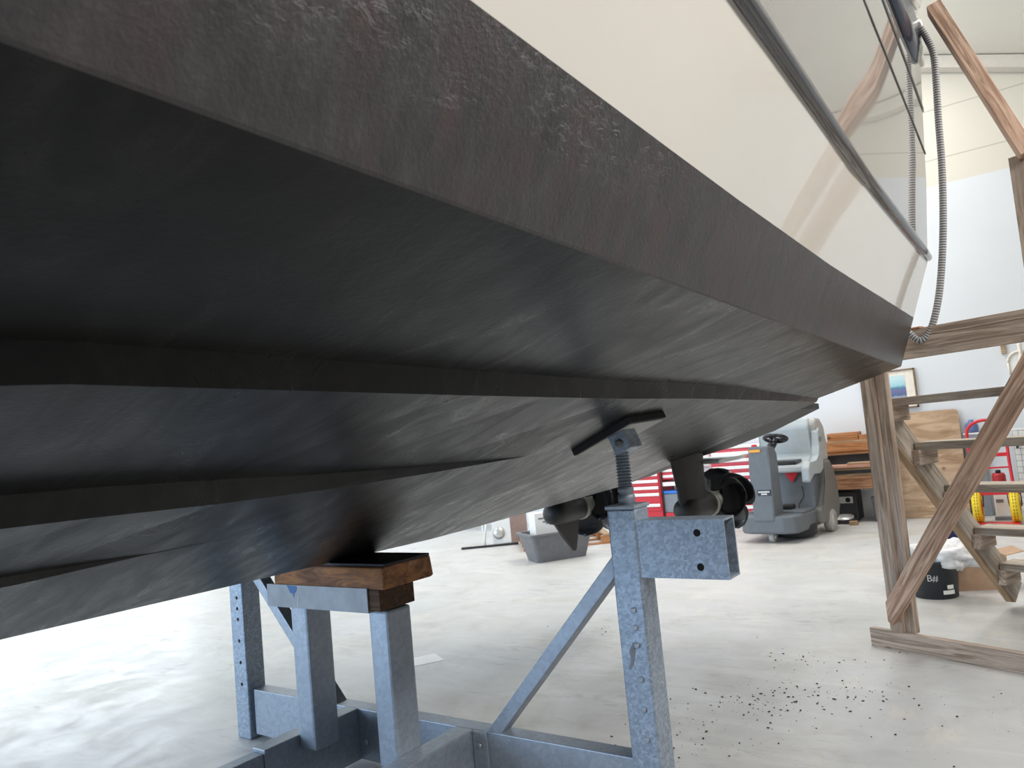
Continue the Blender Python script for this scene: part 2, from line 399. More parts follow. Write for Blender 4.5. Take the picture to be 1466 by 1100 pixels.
def profile(l):
    k = 1-fl(l)
    t1, t2, t3 = lerp(T1, l), lerp(T2, l), lerp(T3, l)
    s = half(l)/half(max(l, -.6)); t1, t2, t3 = t1*s, t2*s, t3*s
    h1 = lerp([(3.2, .055), (4.95, .018)], l)*k; h2 = .06*k*max(0, min(1, (2.3-l)/1.3)); h3 = .04*k*max(0, min(1, (1.15-l)/.6))
    hb = half(l); zc = zpl(hb, l)
    zp = max(lerp([(3, 2.035), (5, 2.02)], l), zc+.22); zr = zp+lerp([(3, .34), (5, .315)], l)
    P = [(0, zkeel(l)), (t3, zpl(t3, l)), (t3+.006, zpl(t3, l)+h3), (t2, zpl(t2, l)), (t2+.014, zpl(t2, l)+h2+.004*min(1, h2/.03)),
         (t1, zpl(t1, l)), (t1+.014, zpl(t1, l)+h1+.004), (hb, zc), (hb+.004, zc+.004), (hb+.10, zp)]
    f = fl(l); flare = f*.5
    Q = [(hb+.10, zp), (hb+.208+flare*.5, zr), (hb+.26+flare*.8, zr+.45), (hb+.295+flare, zr+.9), (hb+.32+flare*1.2, zr+1.3), (hb+.345+flare*1.35, zr+1.9)]
    return P, Q
ls = [-6.3, -6.0, -5.4, -4.6, -3.6, -2.6, -1.6, -.8, -.2, .2, .5, .8, 1.1, 1.4, 1.8, 2.3, 2.9, 3.4, 3.9, 4.4, 4.8, 4.96]
PEND = [4.94, 4.94, 4.94, 4.94, 4.94, 4.94, 4.94, 4.98, 4.98, 5.0]
QEND = [5.0, 5.03, 5.0, 5.0, 5.08, 5.15]
def loft(bm, rows, smooth=False):
    vs = [[bm.verts.new(p) for p in r] for r in rows]
    for a, b in zip(vs, vs[1:]):
        for i in range(len(a)-1):
            f = bm.faces.new((a[i], a[i+1], b[i+1], b[i])); f.smooth = smooth
    return vs
def rows_for(which, sgn):
    out = []
    for l in ls[:-1]:
        out.append([(sgn*x, l, z) for x, z in profile(l)[which]])
    ends = (PEND, QEND)[which]
    out.append([(sgn*profile(e)[which][i][0], e, profile(e)[which][i][1]) for i, e in enumerate(ends)])
    return out
bm = new_bm()
for s in (1, -1): loft(bm, rows_for(0, s))
bmesh.ops.remove_doubles(bm, verts=bm.verts, dist=.0008)
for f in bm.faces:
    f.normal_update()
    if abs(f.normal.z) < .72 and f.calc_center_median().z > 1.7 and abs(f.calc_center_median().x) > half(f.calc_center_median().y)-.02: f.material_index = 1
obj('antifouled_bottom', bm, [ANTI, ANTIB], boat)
def tilt(i): return .02*i
bm = new_bm()
for s in (1, -1): loft(bm, [r[:2] for r in rows_for(1, s)], True)
obj('lower_topsides', bm, GEL, boat)
bm = new_bm()
for s in (1, -1): loft(bm, [r[1:] for r in rows_for(1, s)], True)
obj('upper_topsides', bm, GELU, boat)
# deck and transom close the shell
bm = new_bm(); rA, rB = rows_for(1, 1), rows_for(1, -1)
loft(bm, [(a[-1], b[-1]) for a, b in zip(rA, rB)]); obj('deck', bm, GEL, boat)
bm = new_bm()
pr = rows_for(0, 1)[-1]; pl = rows_for(0, -1)[-1]; loft(bm, [(a, b) for a, b in zip(pr, pl)][1:])
pr = rows_for(1, 1)[-1]; pl = rows_for(1, -1)[-1]; loft(bm, [(a, b) for a, b in zip(pr, pl)])
obj('transom', bm, GEL, boat)
# strips that follow the side
def side_pt(l, z, s=1, off=0.0):
    Q = profile(l)[1]
    for (a, b), (c, d) in zip(Q, Q[1:]):
        if z <= d or d == Q[-1][1]:
            return Vector((s*(a+(c-a)*(z-b)/(d-b)+off), l, z))
sidel = [-5.6, -4.8, -4, -3, -2, -1, -.2, .4, 1, 1.6, 2.4, 3.2, 4, 4.5, 4.8, 5.02]
def zr_of(l): return profile(l)[1][1][1]
for s in (1, -1):
    bm = new_bm()
    add_tube(bm, [side_pt(l, zr_of(l)+.024, s, .004) for l in sidel], [.026]*(len(sidel)-1)+[.022], 12)
    obj('rub_rail', bm, RAIL, boat)
    for z0, l0, sl, hw in ((3.113, 3.23, .082, .006), (3.322, 3.71, .074, .012)):
        bm = new_bm(); rows = []
        for l in sidel:
            z = z0-sl*(max(l, 1.6)-l0)+rise(l)*.8
            rows.append([side_pt(l, z-hw, s, .001), side_pt(l, z-hw, s, .004), side_pt(l, z+hw, s, .004), side_pt(l, z+hw, s, .001)])
        loft(bm, rows); obj('pinstripe', bm, GROOVE, boat)
    # side window near the stern: a rounded strip of dark glass
    low = [(-2, 3.47), (1, 3.44), (3, 3.41), (3.9, 3.397), (4.3, 3.39), (4.72, 3.40), (4.9, 3.46), (5.02, 3.54), (5.07, 3.61)]
    hig = [(-2, 3.86), (1, 3.81), (3, 3.75), (3.9, 3.71), (4.4, 3.71), (4.75, 3.73), (4.95, 3.73), (5.05, 3.70), (5.085, 3.64)]
    bm = new_bm(); rows = []
    for (a, b), (c, d) in zip(low, hig):
        rows.append([side_pt(a, b, s, .0), side_pt(a, b, s, .012), side_pt(.5*(a+c), .5*(b+d), s, .016), side_pt(c, d, s, .012), side_pt(c, d, s, 0)])
    loft(bm, rows, True); obj('side_window', bm, GLASS, boat)
    bm = new_bm()
    add_tube(bm, [side_pt(l, z, s, .012) for l, z in ((-2, 3.92), (1, 3.88), (3, 3.81), (4, 3.77), (4.5, 3.78), (4.8, 3.80), (5.0, 3.84), (5.12, 3.92))], .020, 10)
    obj('bulwark_moulding', bm, GEL, boat)
# chrome fairlead the hose hangs from
bm = new_bm(); add_box(bm, (2.225, 5.02, 3.53), (2.262, 5.15, 4.1), None, .012); obj('stern_bracket', bm, GEL, boat)
bm = new_bm(); add_tube(bm, smooth_curve([(2.24, 5.0, 3.75), (2.265, 5.04, 3.77), (2.275, 5.07, 3.72)]), .016, 8); obj('fairlead', bm, ALU, boat)
# trim tabs under the stern, pods, exhaust plates
for s in (1, -1):
    bm = new_bm()
    def tp(x, l):
        return zpl(x, 4.94)+.004 if l < 5 else lerp([(0, 1.15), (.41, 1.27), (.69, 1.329), (1.0, 1.42), (1.347, 1.553)], x)
    xs = (.0, .41, .69, 1.0, 1.33)
    rows = [[(s*x, 4.95, tp(x, 4.9)) for x in xs], [(s*x, 5.5 if x < 1.3 else 5.47, tp(x, 5.5)) for x in xs], [(s*x, 5.5 if x < 1.3 else 5.47, tp(x, 5.5)+.035) for x in xs], [(s*x, 4.95, tp(x, 4.9)+.05) for x in xs]]
    vs = loft(bm, rows+[rows[0]]); bmesh.ops.remove_doubles(bm, verts=bm.verts, dist=.0005); bmesh.ops.holes_fill(bm, edges=bm.edges)
    obj('trim_tab', bm, BRONZE, boat)
    bm = new_bm()
    add_prism(bm, [(s*.36, 5.1), (s*.36, 5.5), (s*.50, 5.8), (s*.68, 5.8), (s*.72, 5.5), (s*.72, 5.1)], 'z', 1.235, 1.262, .006)
    obj('exhaust_plate', bm, ALU, boat)
def blade(bm, M, r0, r1, w, pitch):
    rows = []
    n = 9
    for i in range(n):
        t = i/(n-1); r = r0+(r1-r0)*t
        ww = w*(.30+.95*math.sin(pi*min(1, t*.86+.12)))*(1 if t < .92 else .72)
        pa = pitch*(1-.45*t); row = []
        for j in range(7):
            u = (j/6-.5)*ww
            cam_ = .10*ww*(1-(2*j/6-1)**2)
            row.append(M @ Vector((u*cos(pa), r, u*sin(pa)+cam_+ .12*ww*t)))
        rows.append(row)
    loft(bm, rows, True)
for s in (1, -1):
    x0 = s*.535; za = .945
    pod = new_bm()
    secs = [(1.34, 4.72, 5.20, .075), (1.22, 4.75, 5.18, .075), (1.08, 4.79, 5.17, .068), (.99, 4.80, 5.22, .07), (.92, 4.82, 5.22, .07)]
    rows = []
    for z, ya, yb, hw in secs:
        row = []
        for k in range(16):
            a = 2*pi*k/16; row.append((x0+hw*sin(a)*(1-.25*cos(a)), (ya+yb)/2-(yb-ya)/2*cos(a), z))
        rows.append(row+[row[0]])
    loft(pod, rows, True)
    prof = [(4.80, .012), (4.808, .05), (4.84, .078), (4.92, .092), (5.1, .092), (5.22, .088), (5.26, .083)]
    Mx = Matrix.Translation((x0, 0, za)) @ Matrix.Rotation(R(-90), 4, 'X')
    add_lathe(pod, [(r, y) for y, r in prof], Mx, 24)
    add_prism(pod, [(4.84, .90), (5.22, .90), (5.20, .82), (5.14, .64), (5.11, .625), (4.98, .75)], 'x', x0-.014, x0+.014, .006)
    bmesh.ops.remove_doubles(pod, verts=pod.verts, dist=.0004)
    p = obj('pod_drive', pod, BRONZE, boat)
    bm = new_bm(); add_lathe(bm, [(.084, 5.245), (.094, 5.25), (.094, 5.285), (.080, 5.29)], Mx, 28); obj('anode_ring', bm, ZINC, p)
    bm = new_bm(); add_lathe(bm, [(.07, 5.29), (.072, 5.42), (.066, 5.56), (.058, 5.68), (.03, 5.75), (.006, 5.765)], Mx, 20); obj('propeller_hub', bm, ZINC, p)
    for y, nb, ph, hand, rr in ((5.37, 3, 20, 1, .25), (5.58, 4, 62, -1, .24)):
        bm = new_bm()
        for k in range(nb):
            blade(bm, Matrix.Translation((x0, y, za)) @ Matrix.Rotation(R(-90), 4, 'X') @ Matrix.Rotation(R(ph)+2*pi*k/nb, 4, 'Z'), .05, rr, .25, hand*R(36))
        po = obj('propeller', bm, BLACKG, p)
        sm = po.modifiers.new('thick', 'SOLIDIFY'); sm.thickness = .008; sm.offset = 0

# ------------------------------------------------------------------ cradle
crad = thing('boat_cradle', 'galvanised steel cradle with uprights, braces and screw jacks under the yacht', 'cradle', (TC, 2.66, 0))
CX, CY = TC, 2.66
def cb(name, lo, hi, mat=GALVS, bev=.004, parent=crad):
    return box(name, (lo[0]-CX, lo[1]-CY, lo[2]), (hi[0]-CX, hi[1]-CY, hi[2]), mat, parent, bev)
cb('cross_beam', (-3.825, 2.62, .03), (-1.455, 2.708, .274))
def holes(nm, pts, y, r, par, n=(0, -1, 0)):
    bm = new_bm()
    for x, z in pts: add_lathe(bm, [(r, -.002), (r, .0015)], facing((x, y, z), n), 16)
    return obj(nm, bm, HOLE, par)
for s in (1, -1):
    def X(x): return CX + s*(x-CX)
    def rng(a, b): a, b = X(a), X(b); return min(a, b), max(a, b)
    x0, x1 = rng(-1.459, -1.339)
    post = cb('post', (x0, 2.60, .0), (x1, 2.72, 1.215), GALV, .008)
    xm = X(-1.385)-CX
    zs = (.30, .42, .54, .66, .72, .78) if s == -1 else (.36, .47, .58, .705, .77, .835)
    for z in zs:
        bm = new_bm(); add_lathe(bm, [(.011, -.002), (.011, .006), (.008, .008)] if s == 1 else [(.010, -.002), (.010, .001)], facing((X(-1.385 if s == 1 else -1.41)-CX, 2.60-CY, z), (0, -1, 0)), 14)
        obj('rivet' if s == 1 else 'bolt_hole', bm, GALVS if s == 1 else HOLE, crad)
    cb('cap_plate', (x0-.004, 2.594, 1.213), (x1+.004, 2.726, 1.228), GALVS, .003)
    # hollow bracket arm: four walls and an open end
    a, b = (-1.345, -1.0)
    xa, xb = rng(a, b); t = .008
    bm = new_bm()
    y0, y1, z0, z1 = 2.606, 2.714, .957, 1.17
    add_box(bm, (xa-CX, y0-CY, z0), (xb-CX, y0-CY+t, z1)); add_box(bm, (xa-CX, y1-CY-t, z0), (xb-CX, y1-CY, z1))
    add_box(bm, (xa-CX, y0-CY+t, z0), (xb-CX, y1-CY-t, z0+t)); add_box(bm, (xa-CX, y0-CY+t, z1-t), (xb-CX, y1-CY-t, z1))
    arm = obj('bracket_arm', bm, GALV, crad)
    for z in (1.122, 1.0):
        h = new_bm(); add_lathe(h, [(.0135, -.001), (.0135, .001)], facing((X(-1.102)-CX, y0-CY, z), (0, -1, 0)), 20)
        obj('bolt_hole', h, HOLE, arm)
    # diagonal brace
    p0 = Vector((X(-2.15)-CX, 2.66-CY, .255)); p1 = Vector((X(-1.44)-CX, 2.66-CY, 1.02))
    board('brace', p0, p1, .07, .058, GALVS, crad, side=(-s*.7, 0, .7), bev=.004)
    # screw jack
    jx, jy = X(-1.40), 2.665
    bm = new_bm(); pts = []; rr = []
    z = 1.225
    while z < 1.49: pts += [(jx-CX, jy-CY, z), (jx-CX, jy-CY, z+.006)]; rr += [.023, .030]; z += .012
    add_tube(bm, pts, rr, 18)
    for f in bm.faces: f.smooth = False
    obj('jack_screw', bm, GALVS, crad)
    bm = new_bm(); add_lathe(bm, [(.037, 1.226), (.037, 1.262), (.031, 1.266), (.031, 1.274), (.035, 1.276), (.035, 1.292), (.03, 1.296)], Matrix.Translation((jx-CX, jy-CY, 0)), 6); obj('jack_nut', bm, GALVS, crad)
    hz = 1.06 + .378*(CX*-1+jx if s == 1 else -(jx-CX)) if False else 1.06+.378*abs(jx-CX)
    tiltM = Matrix.Translation((jx-CX, jy-CY, hz)) @ Matrix.Rotation(-s*math.atan(.378), 4, 'Y')
    bm = new_bm(); add_box(bm, (-.037, -.06, -.108), (.037, .045, -.032), tiltM, .004); sb = obj('swivel_block', bm, GALV, crad)
    bm = new_bm(); add_lathe(bm, [(.019, -.001), (.019, .001), (.016, .001), (.015, .012), (.008, .014)], tiltM @ facing((0, -.06, -.074), (0, -1, 0)), 6); obj('hex_bolt', bm, GREYP, sb)
    padM = tiltM @ Matrix.Translation((-s*.05, .072, 0)) @ Matrix.Rotation(R(-8*s), 4, 'Z')
    bm = new_bm(); add_box(bm, (-.155, -.13, -.028), (.155, .13, -.0015), padM, .002); pd = obj('jack_pad', bm, BLACK, crad)
    bm = new_bm(); add_box(bm, (-.146, -.12, -.033), (.146, .12, -.028), padM, .001); obj('pad_plate', bm, plain('dull_plate', (.50, .49, .46), .7), pd)
    # long beams under the keel and their narrower inner tubes
    xa, xb = rng(-2.345, -2.245)
    if s == -1: xa, xb = -3.068, -2.978
    cb('long_beam', (xa, 2.075, .03), (xb, 2.62, .274), GALVS)
    cb('inner_tube', (xa+.008, -1.5, .045), (xb-.008, 2.075, .258), GALVS)
    ea, eb = (-2.245, -2.17) if s == 1 else (-2.978, -2.96)
    if s == 1:
        mp = cb('mounting_plate', (-2.243, 2.608, .06), (-2.165, 2.620, .272), GALVS, .002)
        bm = new_bm(); add_lathe(bm, [(.013, 0), (.013, .010), (.008, .013)], facing((-2.203-CX, 2.608-CY, .215), (0, -1, 0)), 12); obj('bolt', bm, GALVS, crad)
    # keel support legs
    la, lb = (-2.460, -2.346) if s == 1 else (-2.977, -2.862)
    cb('support_leg', (la, 2.258, .215), (lb, 2.40, .862), GALVS, .012)
bm = new_bm(); add_lathe(bm, [(.013, 0), (.013, .010), (.008, .013)], facing((-2.93-CX, 2.62-CY, .12), (0, -1, 0)), 12); obj('bolt', bm, GALVS, crad)
bm = new_bm(); add_prism(bm, [(.020, -.05), (.035, -.02), (.032, .02), (.05, .05), (.06, .048), (.058, .02), (.045, -.03), (.03, -.052)], 'y', -.0005, .0005)
obj('dark_smear', bm, GREYP, crad, loc=(-1.452-CX, 2.5995-CY, .665))
# channel across the legs
bm = new_bm()
add_box(bm, (-3.065-CX, 2.205-CY, .862), (-2.40-CX, 2.212-CY, .963)); add_box(bm, (-3.065-CX, 2.212-CY, .862), (-2.40-CX, 2.42-CY, .869))
obj('cap_channel', bm, CHAN, crad)
bm = new_bm(); add_prism(bm, [(-.035, .024), (.03, .022), (.036, .012), (.028, -.004), (.016, -.012), (.012, -.03), (.004, -.012), (-.012, -.010), (-.022, .006)], 'y', -.0006, .0004)
obj('paint_smear', bm, plain('faded_blue', (.05, .15, .36), .6), crad, loc=(-2.885-CX, 2.2045-CY, .938))
bm = new_bm(); add_prism(bm, [(-.002, -.02), (.002, -.02), (.006, .02), (.003, .02)], 'y', -.0006, .0004); obj('paint_drip', bm, WHITEP, crad, loc=(-2.85-CX, 2.2045-CY, .895))
DKW = mat_wood('dark_timber', (.045, .022, .012), (.13, .065, .035), (.08, .045, .025))
tag(board('timber_packer', (-3.05, 2.315, .9135), (-2.335, 2.315, .9135), .205, .088, DKW, None, bev=.004), 'dark brown timber lying in the grey steel channel under the keel block', 'timber')
bm = new_bm()
add_prism(bm, [(-.155, -.0515), (.135, -.0515), (.150, -.045), (.137, .040), (-.137, .040), (-.155, .036)], 'x', -.355, .355, .004)
kb = tag(obj('keel_block', bm, RUST, None, loc=(-2.665, 2.37, 1.0092)), 'rusty orange brown timber block the keel rests on', 'block')
bm = new_bm(); add_box(bm, (-.353, -.138, .040), (.353, .136, .0515), None, .002); obj('rubber_pad', bm, BLACK, kb)

# ------------------------------------------------------------------ wooden stair scaffold (local x along its frame, y away from the camera)
st = thing('wooden_stair', 'weathered wooden access stair with open treads and diagonal brace beside the stern', 'stair', (-1.153, 5.323, 0), R(-22.95))
board('base_board', (0, .0225, .057), (2.4, .0225, .057), .045, .114, WOOD, st)
board('post', (.19, .03, .114), (.205, .03, 1.96), .065, .085, WOOD, st, side=(1, 0, 0))
board('post', (.262, .05, .114), (.285, .05, 1.96), .05, .065, WOOD, st, side=(1, 0, 0))
board('beam', (.10, -.025, 1.846), (2.4, -.025, 1.846), .05, .120, WOOD, st)
board('beam', (.10, -.02, 1.933), (2.4, -.02, 1.933), .05, .050, WOOD, st)
bm = new_bm(); add_box(bm, (.12, -.052, 1.955), (.62, -.002, 1.968), None, .002); obj('orange_lath', bm, ORNG, st)
# brace with a cut foot
bx = Vector((1.02, 0, 1.463)); L = bx.length; dx = bx.normalized(); dz = Vector((-dx.z, 0, dx.x))
bm = new_bm(); v = []
for y in (-.022, .022):
    v.append([bm.verts.new(p) for p in ((-.05, y, .05), (-.145, y, -.018), (-.143, y, -.05), (.05, y, -.057), (L, y, -.06), (L, y, .06))])
bm.faces.new(v[0]); bm.faces.new(v[1][::-1])
for i in range(6): bm.faces.new((v[0][i], v[1][i], v[1][(i+1) % 6], v[0][(i+1) % 6]))
M = Matrix((dx, Vector((0, 1, 0)), dz)).transposed().to_4x4(); M.translation = (.2545, -.05, .322)
o = obj('brace', bm, WOODR, st, M=M)
# stringers, treads, cleats
for s0 in (.165, 1.42):
    board('stringer', (.115+.055, 0, 0) if False else (s0+.022, .11+.062, 1.405+.06), (s0+.022, 1.385+.062+.02, .05+.045), .045, .172, WOODG, st, side=(0, .7, .7))
    board('stringer_edge', (s0+.022, .095, 1.405), (s0+.022, 1.385-.012, .05), .05, .02, WOODT, st, side=(0, .7, .7))
TR = [(.15, 1.565), (.41, 1.263), (.70, .955), (.98, .63), (1.24, .343)]
for n, z in TR:
    board('tread', (.215, n+.10, z-.026), (1.42, n+.10, z-.026), .20, .052, WOODG, st)
    for s0 in (.21, 1.37): board('cleat', (s0+.024, n-.03, z-.098), (s0+.024, n+.19, z-.098), .048, .10, WOOD, st)
board('rail_post', (1.245, .03, 1.70), (1.250, .03, 2.78), .05, .115, WOOD, st, side=(1, 0, 0))
board('rail_post', (1.37, .06, 1.70), (1.375, .06, 2.78), .05, .10, WOOD, st, side=(1, 0, 0))
board('handrail', (.94, -.02, 3.77), (1.30, -.02, 2.755), .095, .075, WOODR, st, side=(1, .5, 0))

# ------------------------------------------------------------------ hose hanging at the stern
bm = new_bm()
hp = [(-.387, 5.05, 3.735), (-.362, 5.07, 3.67), (-.338, 5.07, 3.56), (-.342, 5.06, 3.41), (-.358, 5.05, 3.16), (-.375, 5.05, 2.87), (-.408, 5.04, 2.54), (-.452, 5.04, 2.26), (-.498, 5.035, 2.062), (-.552, 5.035, 1.927), (-.602, 5.03, 1.885), (-.646, 5.03, 1.92), (-.72, 5.03, 2.03), (-.80, 5.03, 2.10)]
add_tube(bm, smooth_curve(hp, 14), .0195, 12, uvlen=.015)
tag(obj('ribbed_hose', bm, HOSE), 'grey and white banded hose hanging in a loop off the stern corner', 'hose')

# ------------------------------------------------------------------ bucket with rags, cartons
bk = thing('black_bucket', 'black plastic bucket with chalk scrawl and white stickers, full of rags', 'bucket', (-.955, 6.84, 0))
bm = new_bm(); add_lathe(bm, [(.150, .0), (.158, .006), (.178, .27), (.186, .275), (.186, .292), (.172, .292), (.150, .02)], None, 36); obj('tub', bm, BUCK, bk)
cd = Vector((.955, -6.84, 0)).normalized()
def around(a, z, r): # point on the bucket, a = angle from the camera direction
    d = Matrix.Rotation(a, 3, 'Z') @ cd
    return facing(d*r+Vector((0, 0, z)), d)
text('chalk_scrawl', 'B#', .07, plain('chalk', (.55, .56, .56), .9), around(R(-4), .165, .173), bk, .0005)
for a, z, w_, h_ in ((38, .095, .05, .03), (34, .055, .09, .03)):
    bm = new_bm(); n = 6
    rows = []
    for i in range(n+1):
        aa = R(a)+(i/n-.5)*w_/.16; d = Matrix.Rotation(aa, 3, 'Z') @ cd
        rr = .158+.02*z/.27+.004
        rows.append([d*rr+Vector((0, 0, z-h_/2)), d*rr+Vector((0, 0, z+h_/2))])
    loft(bm, rows); obj('white_sticker', bm, WHITEP, bk)
def crumple(name, c, sx, sy, sz, seed, label):
    bm = new_bm(); bmesh.ops.create_icosphere(bm, subdivisions=4, radius=1)
    from mathutils import noise as mn
    for v in bm.verts:
        p = v.co.copy(); q = p*1.7+Vector((seed*3.1, seed, seed*.7))
        d = 1+.55*mn.noise(q)+.36*abs(mn.noise(q*2.3))+.22*abs(mn.noise(q*5.1))+.08*mn.noise(q*11)
        v.co = Vector((p.x*sx*d, p.y*sy*d, p.z*sz*d))
    for f in bm.faces: f.smooth = True
    o = obj(name, bm, CLOTH, None, loc=c); return tag(o, label, 'rag', 'rags in the black bucket')
crumple('crumpled_rag', (-.795, 6.82, .325), .16, .13, .095, 2, 'crumpled white rag hanging over the right rim of the black bucket')
crumple('crumpled_rag', (-1.03, 6.86, .325), .10, .11, .065, 5, 'small crumpled white rag at the left rim of the black bucket')
cx = thing('cardboard_box', 'brown cardboard box with open flap behind the black bucket', 'box', (-.70, 7.22, 0), R(20))
bm = new_bm()
add_box(bm, (-.19, -.15, 0), (.19, -.144, .26)); add_box(bm, (-.19, .144, 0), (.19, .15, .26)); add_box(bm, (-.19, -.144, 0), (-.184, .144, .26)); add_box(bm, (.184, -.144, 0), (.19, .144, .26)); add_box(bm, (-.184, -.144, 0), (.184, .144, .006))
obj('carton_body', bm, CARD, cx)
bm = new_bm(); add_box(bm, (0, -.14, 0), (.14, .14, .005), Matrix.Translation((.188, 0, .26)) @ Matrix.Rotation(R(-12), 4, 'Y')); obj('carton_flap', bm, CARD, cx)
c2 = thing('tall_carton', 'tall brown and navy blue printed carton standing behind the bucket', 'box', (-.80, 7.56, 0), R(20))
bm = new_bm(); add_box(bm, (-.15, -.11, 0), (.15, .11, .31), None, .003); obj('carton_body', bm, CARD, c2)
bm = new_bm(); add_box(bm, (-.151, -.111, .31), (.151, .111, .45), None, .003); nv = obj('navy_top', bm, NAVY, c2)
for z, w_ in ((.385, .05), (.355, .09), (.34, .07)):
    bm = new_bm(); add_box(bm, (-w_/2, -.1125, z), (w_/2, -.1112, z+.012)); obj('print_line', bm, WHITEP, nv)

# ------------------------------------------------------------------ floor scrubber (local x to the right in the photo, y to its rear)
sr = thing('floor_scrubber', 'grey ride-on floor scrubber with steering wheel parked near the back wall', 'scrubber', (-3.05, 9.38, 0), R(-5.5))
bm = new_bm(); add_prism(bm, [(-.37, .10), (-.33, .02), (-.22, -.03), (.22, -.03), (.33, .02), (.37, .10), (.37, .80), (-.37, .80)], 'z', .115, .335, .03); obj('front_bumper', bm, SGREY, sr)
bm = new_bm(); add_prism(bm, [(-.042, .262), (.27, .30), (.27, 1.08), (.20, 1.17), (.02, 1.19), (-.005, .9)], 'x', -.145, .125, .025); col = obj('steering_column', bm, SGREY, sr)
bm = new_bm(); add_box(bm, (-.06, -.030, .585), (.11, -.012, .655), None, .004); lab = obj('name_plate', bm, BLACKG, col)
for z, w_ in ((.632, .145), (.605, .075)):
    bm = new_bm()
    n = 11 if w_ > .1 else 6
    for i in range(n): add_box(bm, (.025-w_/2+w_*i/n, -.033, z-.009), (.025-w_/2+w_*(i+.72)/n, -.029, z+.009))
    obj('plate_lettering', bm, WHITEP, lab)
bm = new_bm(); add_box(bm, (-.12, .005, 1.12), (.02, .015, 1.15), Matrix.Rotation(0, 4, 'X')); obj('warning_sticker', bm, plain('orange_sticker', (.85, .38, .03), .5), col)
bm = new_bm(); add_lathe(bm, [(.03, 1.175), (.034, 1.18), (.034, 1.205), (.02, 1.215)], Matrix.Translation((-.09, .10, 0)), 14); obj('stop_knob', bm, RED, col)
bm = new_bm()
Ms = Matrix.Translation((.12, .28, 1.265)) @ Matrix.Rotation(R(-22), 4, 'X')
add_tube(bm, [Ms @ Vector((.135*cos(a), .12*sin(a), 0)) for a in [2*pi*k/28 for k in range(29)]], .024, 8)
for a in (.3, 2.2, 4.3): add_tube(bm, [Ms @ Vector((0, 0, -.02)), Ms @ Vector((.125*cos(a), .11*sin(a), 0))], .02, 6)
add_cyl(bm, (.06, .20, 1.13), Ms @ Vector((0, 0, 0)), .05); obj('steering_wheel', bm, BLACKG, sr)
bm = new_bm(); add_prism(bm, [(-.38, .32), (.0, .32), (.0, .30), (-.38, .30)], 'y', 0, .01) ; bm.clear()
add_box(bm, (-.34, .26, .33), (.36, .75, .36), None, .01); obj('foot_deck', bm, SGREY, sr)
bm = new_bm(); add_prism(bm, [(.70, .33), (.74, .86), (.98, .86), (.98, .33)], 'x', -.36, .36, .01); obj('seat_base', bm, SGREY, sr)
bm = new_bm(); add_prism(bm, [(.66, .14), (1.30, .14), (1.40, .30), (1.38, .62), (1.24, .78), (1.22, .92), (.98, .92), (.95, .6), (.80, .36), (.66, .34)], 'x', -.40, .44, .035); rear = obj('rear_body', bm, SBROWN, sr)
bm = new_bm()
add_prism(bm, [(.96, .90), (1.24, .90), (1.27, 1.12), (1.22, 1.36), (1.10, 1.47), (.94, 1.48), (.90, 1.42), (.97, 1.1)], 'x', -.36, .41, .05); obj('tank_cover', bm, STANK, sr)
bm = new_bm()
add_prism(bm, [(.60, .80), (.62, .90), (.84, .92), (.90, 1.0), (.86, 1.38), (.92, 1.49), (1.02, 1.47), (1.0, .86)], 'x', -.355, .33, .03); obj('seat_shell', bm, SLIGHT, sr)
bm = new_bm(); add_prism(bm, [(.64, .905), (.86, .925), (.86, .965), (.66, .955)], 'x', -.25, .20, .012); obj('seat_cushion', bm, BLACKG, sr)
bm = new_bm()
arm = [(.42, .70), (.44, .86), (.52, .95), (.60, .93), (.74, .92), (.85, .98), (.89, 1.12), (.91, 1.30), (.97, 1.36), (1.01, 1.26), (.99, 1.02), (.97, .82), (.84, .76), (.60, .80), (.52, .76), (.46, .68)]
add_prism(bm, arm, 'x', .33, .43, .02); ar = obj('side_panel', bm, SLIGHT, sr)
bm = new_bm(); add_lathe(bm, [(.055, 0), (.06, .004), (.05, .006)], Matrix.Translation((.431, .945, 1.20)) @ Matrix.Rotation(R(90), 4, 'Y') @ Matrix.Diagonal((.6, 1, 1, 1)), 20); obj('grip_recess', bm, GREYP, ar)
bm = new_bm(); add_box(bm, (.412, 1.12, 1.18), (.418, 1.18, 1.27), None, .002); obj('tank_latch', bm, SLIGHT, sr)
bm = new_bm(); add_prism(bm, [(.10, .67), (.20, .81), (.0, .81)], 'y', .695, .705); tri = obj('warning_triangle', bm, RED, sr)
bm = new_bm(); add_tube(bm, smooth_curve([(.22, .70, .62), (.24, .66, .5), (.18, .64, .4), (.2, .58, .36)]), .008, 6); add_box(bm, (.02, .42, .36), (.17, .56, .42), None, .02); obj('foot_pedal', bm, BLACK, sr)
def wheel(nm, x, y, r, wd, par, tyre, hub):
    Mw = Matrix.Translation((x, y, r)) @ Matrix.Rotation(R(90), 4, 'Y')
    bm = new_bm(); add_lathe(bm, [(r*.55, -wd/2), (r*.93, -wd/2), (r, -wd/2+.012), (r, wd/2-.012), (r*.93, wd/2), (r*.55, wd/2)], Mw, 28); o = obj(nm, bm, tyre, par)
    bm = new_bm(); add_lathe(bm, [(r*.56, -wd/2-.004), (r*.56, wd/2+.004), (r*.2, wd/2+.008), (r*.12, wd/2+.014)], Mw, 20); obj('hub', bm, hub, o); return o
wheel('rear_wheel', .40, 1.05, .145, .09, sr, TYRE, ALU); wheel('rear_wheel', -.40, 1.05, .145, .09, sr, TYRE, ALU)
wheel('front_caster', .02, .10, .075, .06, sr, TYRE, ALU)
bm = new_bm(); add_lathe(bm, [(.26, .03), (.30, .05), (.30, .16), (.22, .2)], Matrix.Translation((.10, .52, 0)), 28); obj('brush_skirt', bm, BLACK, sr)

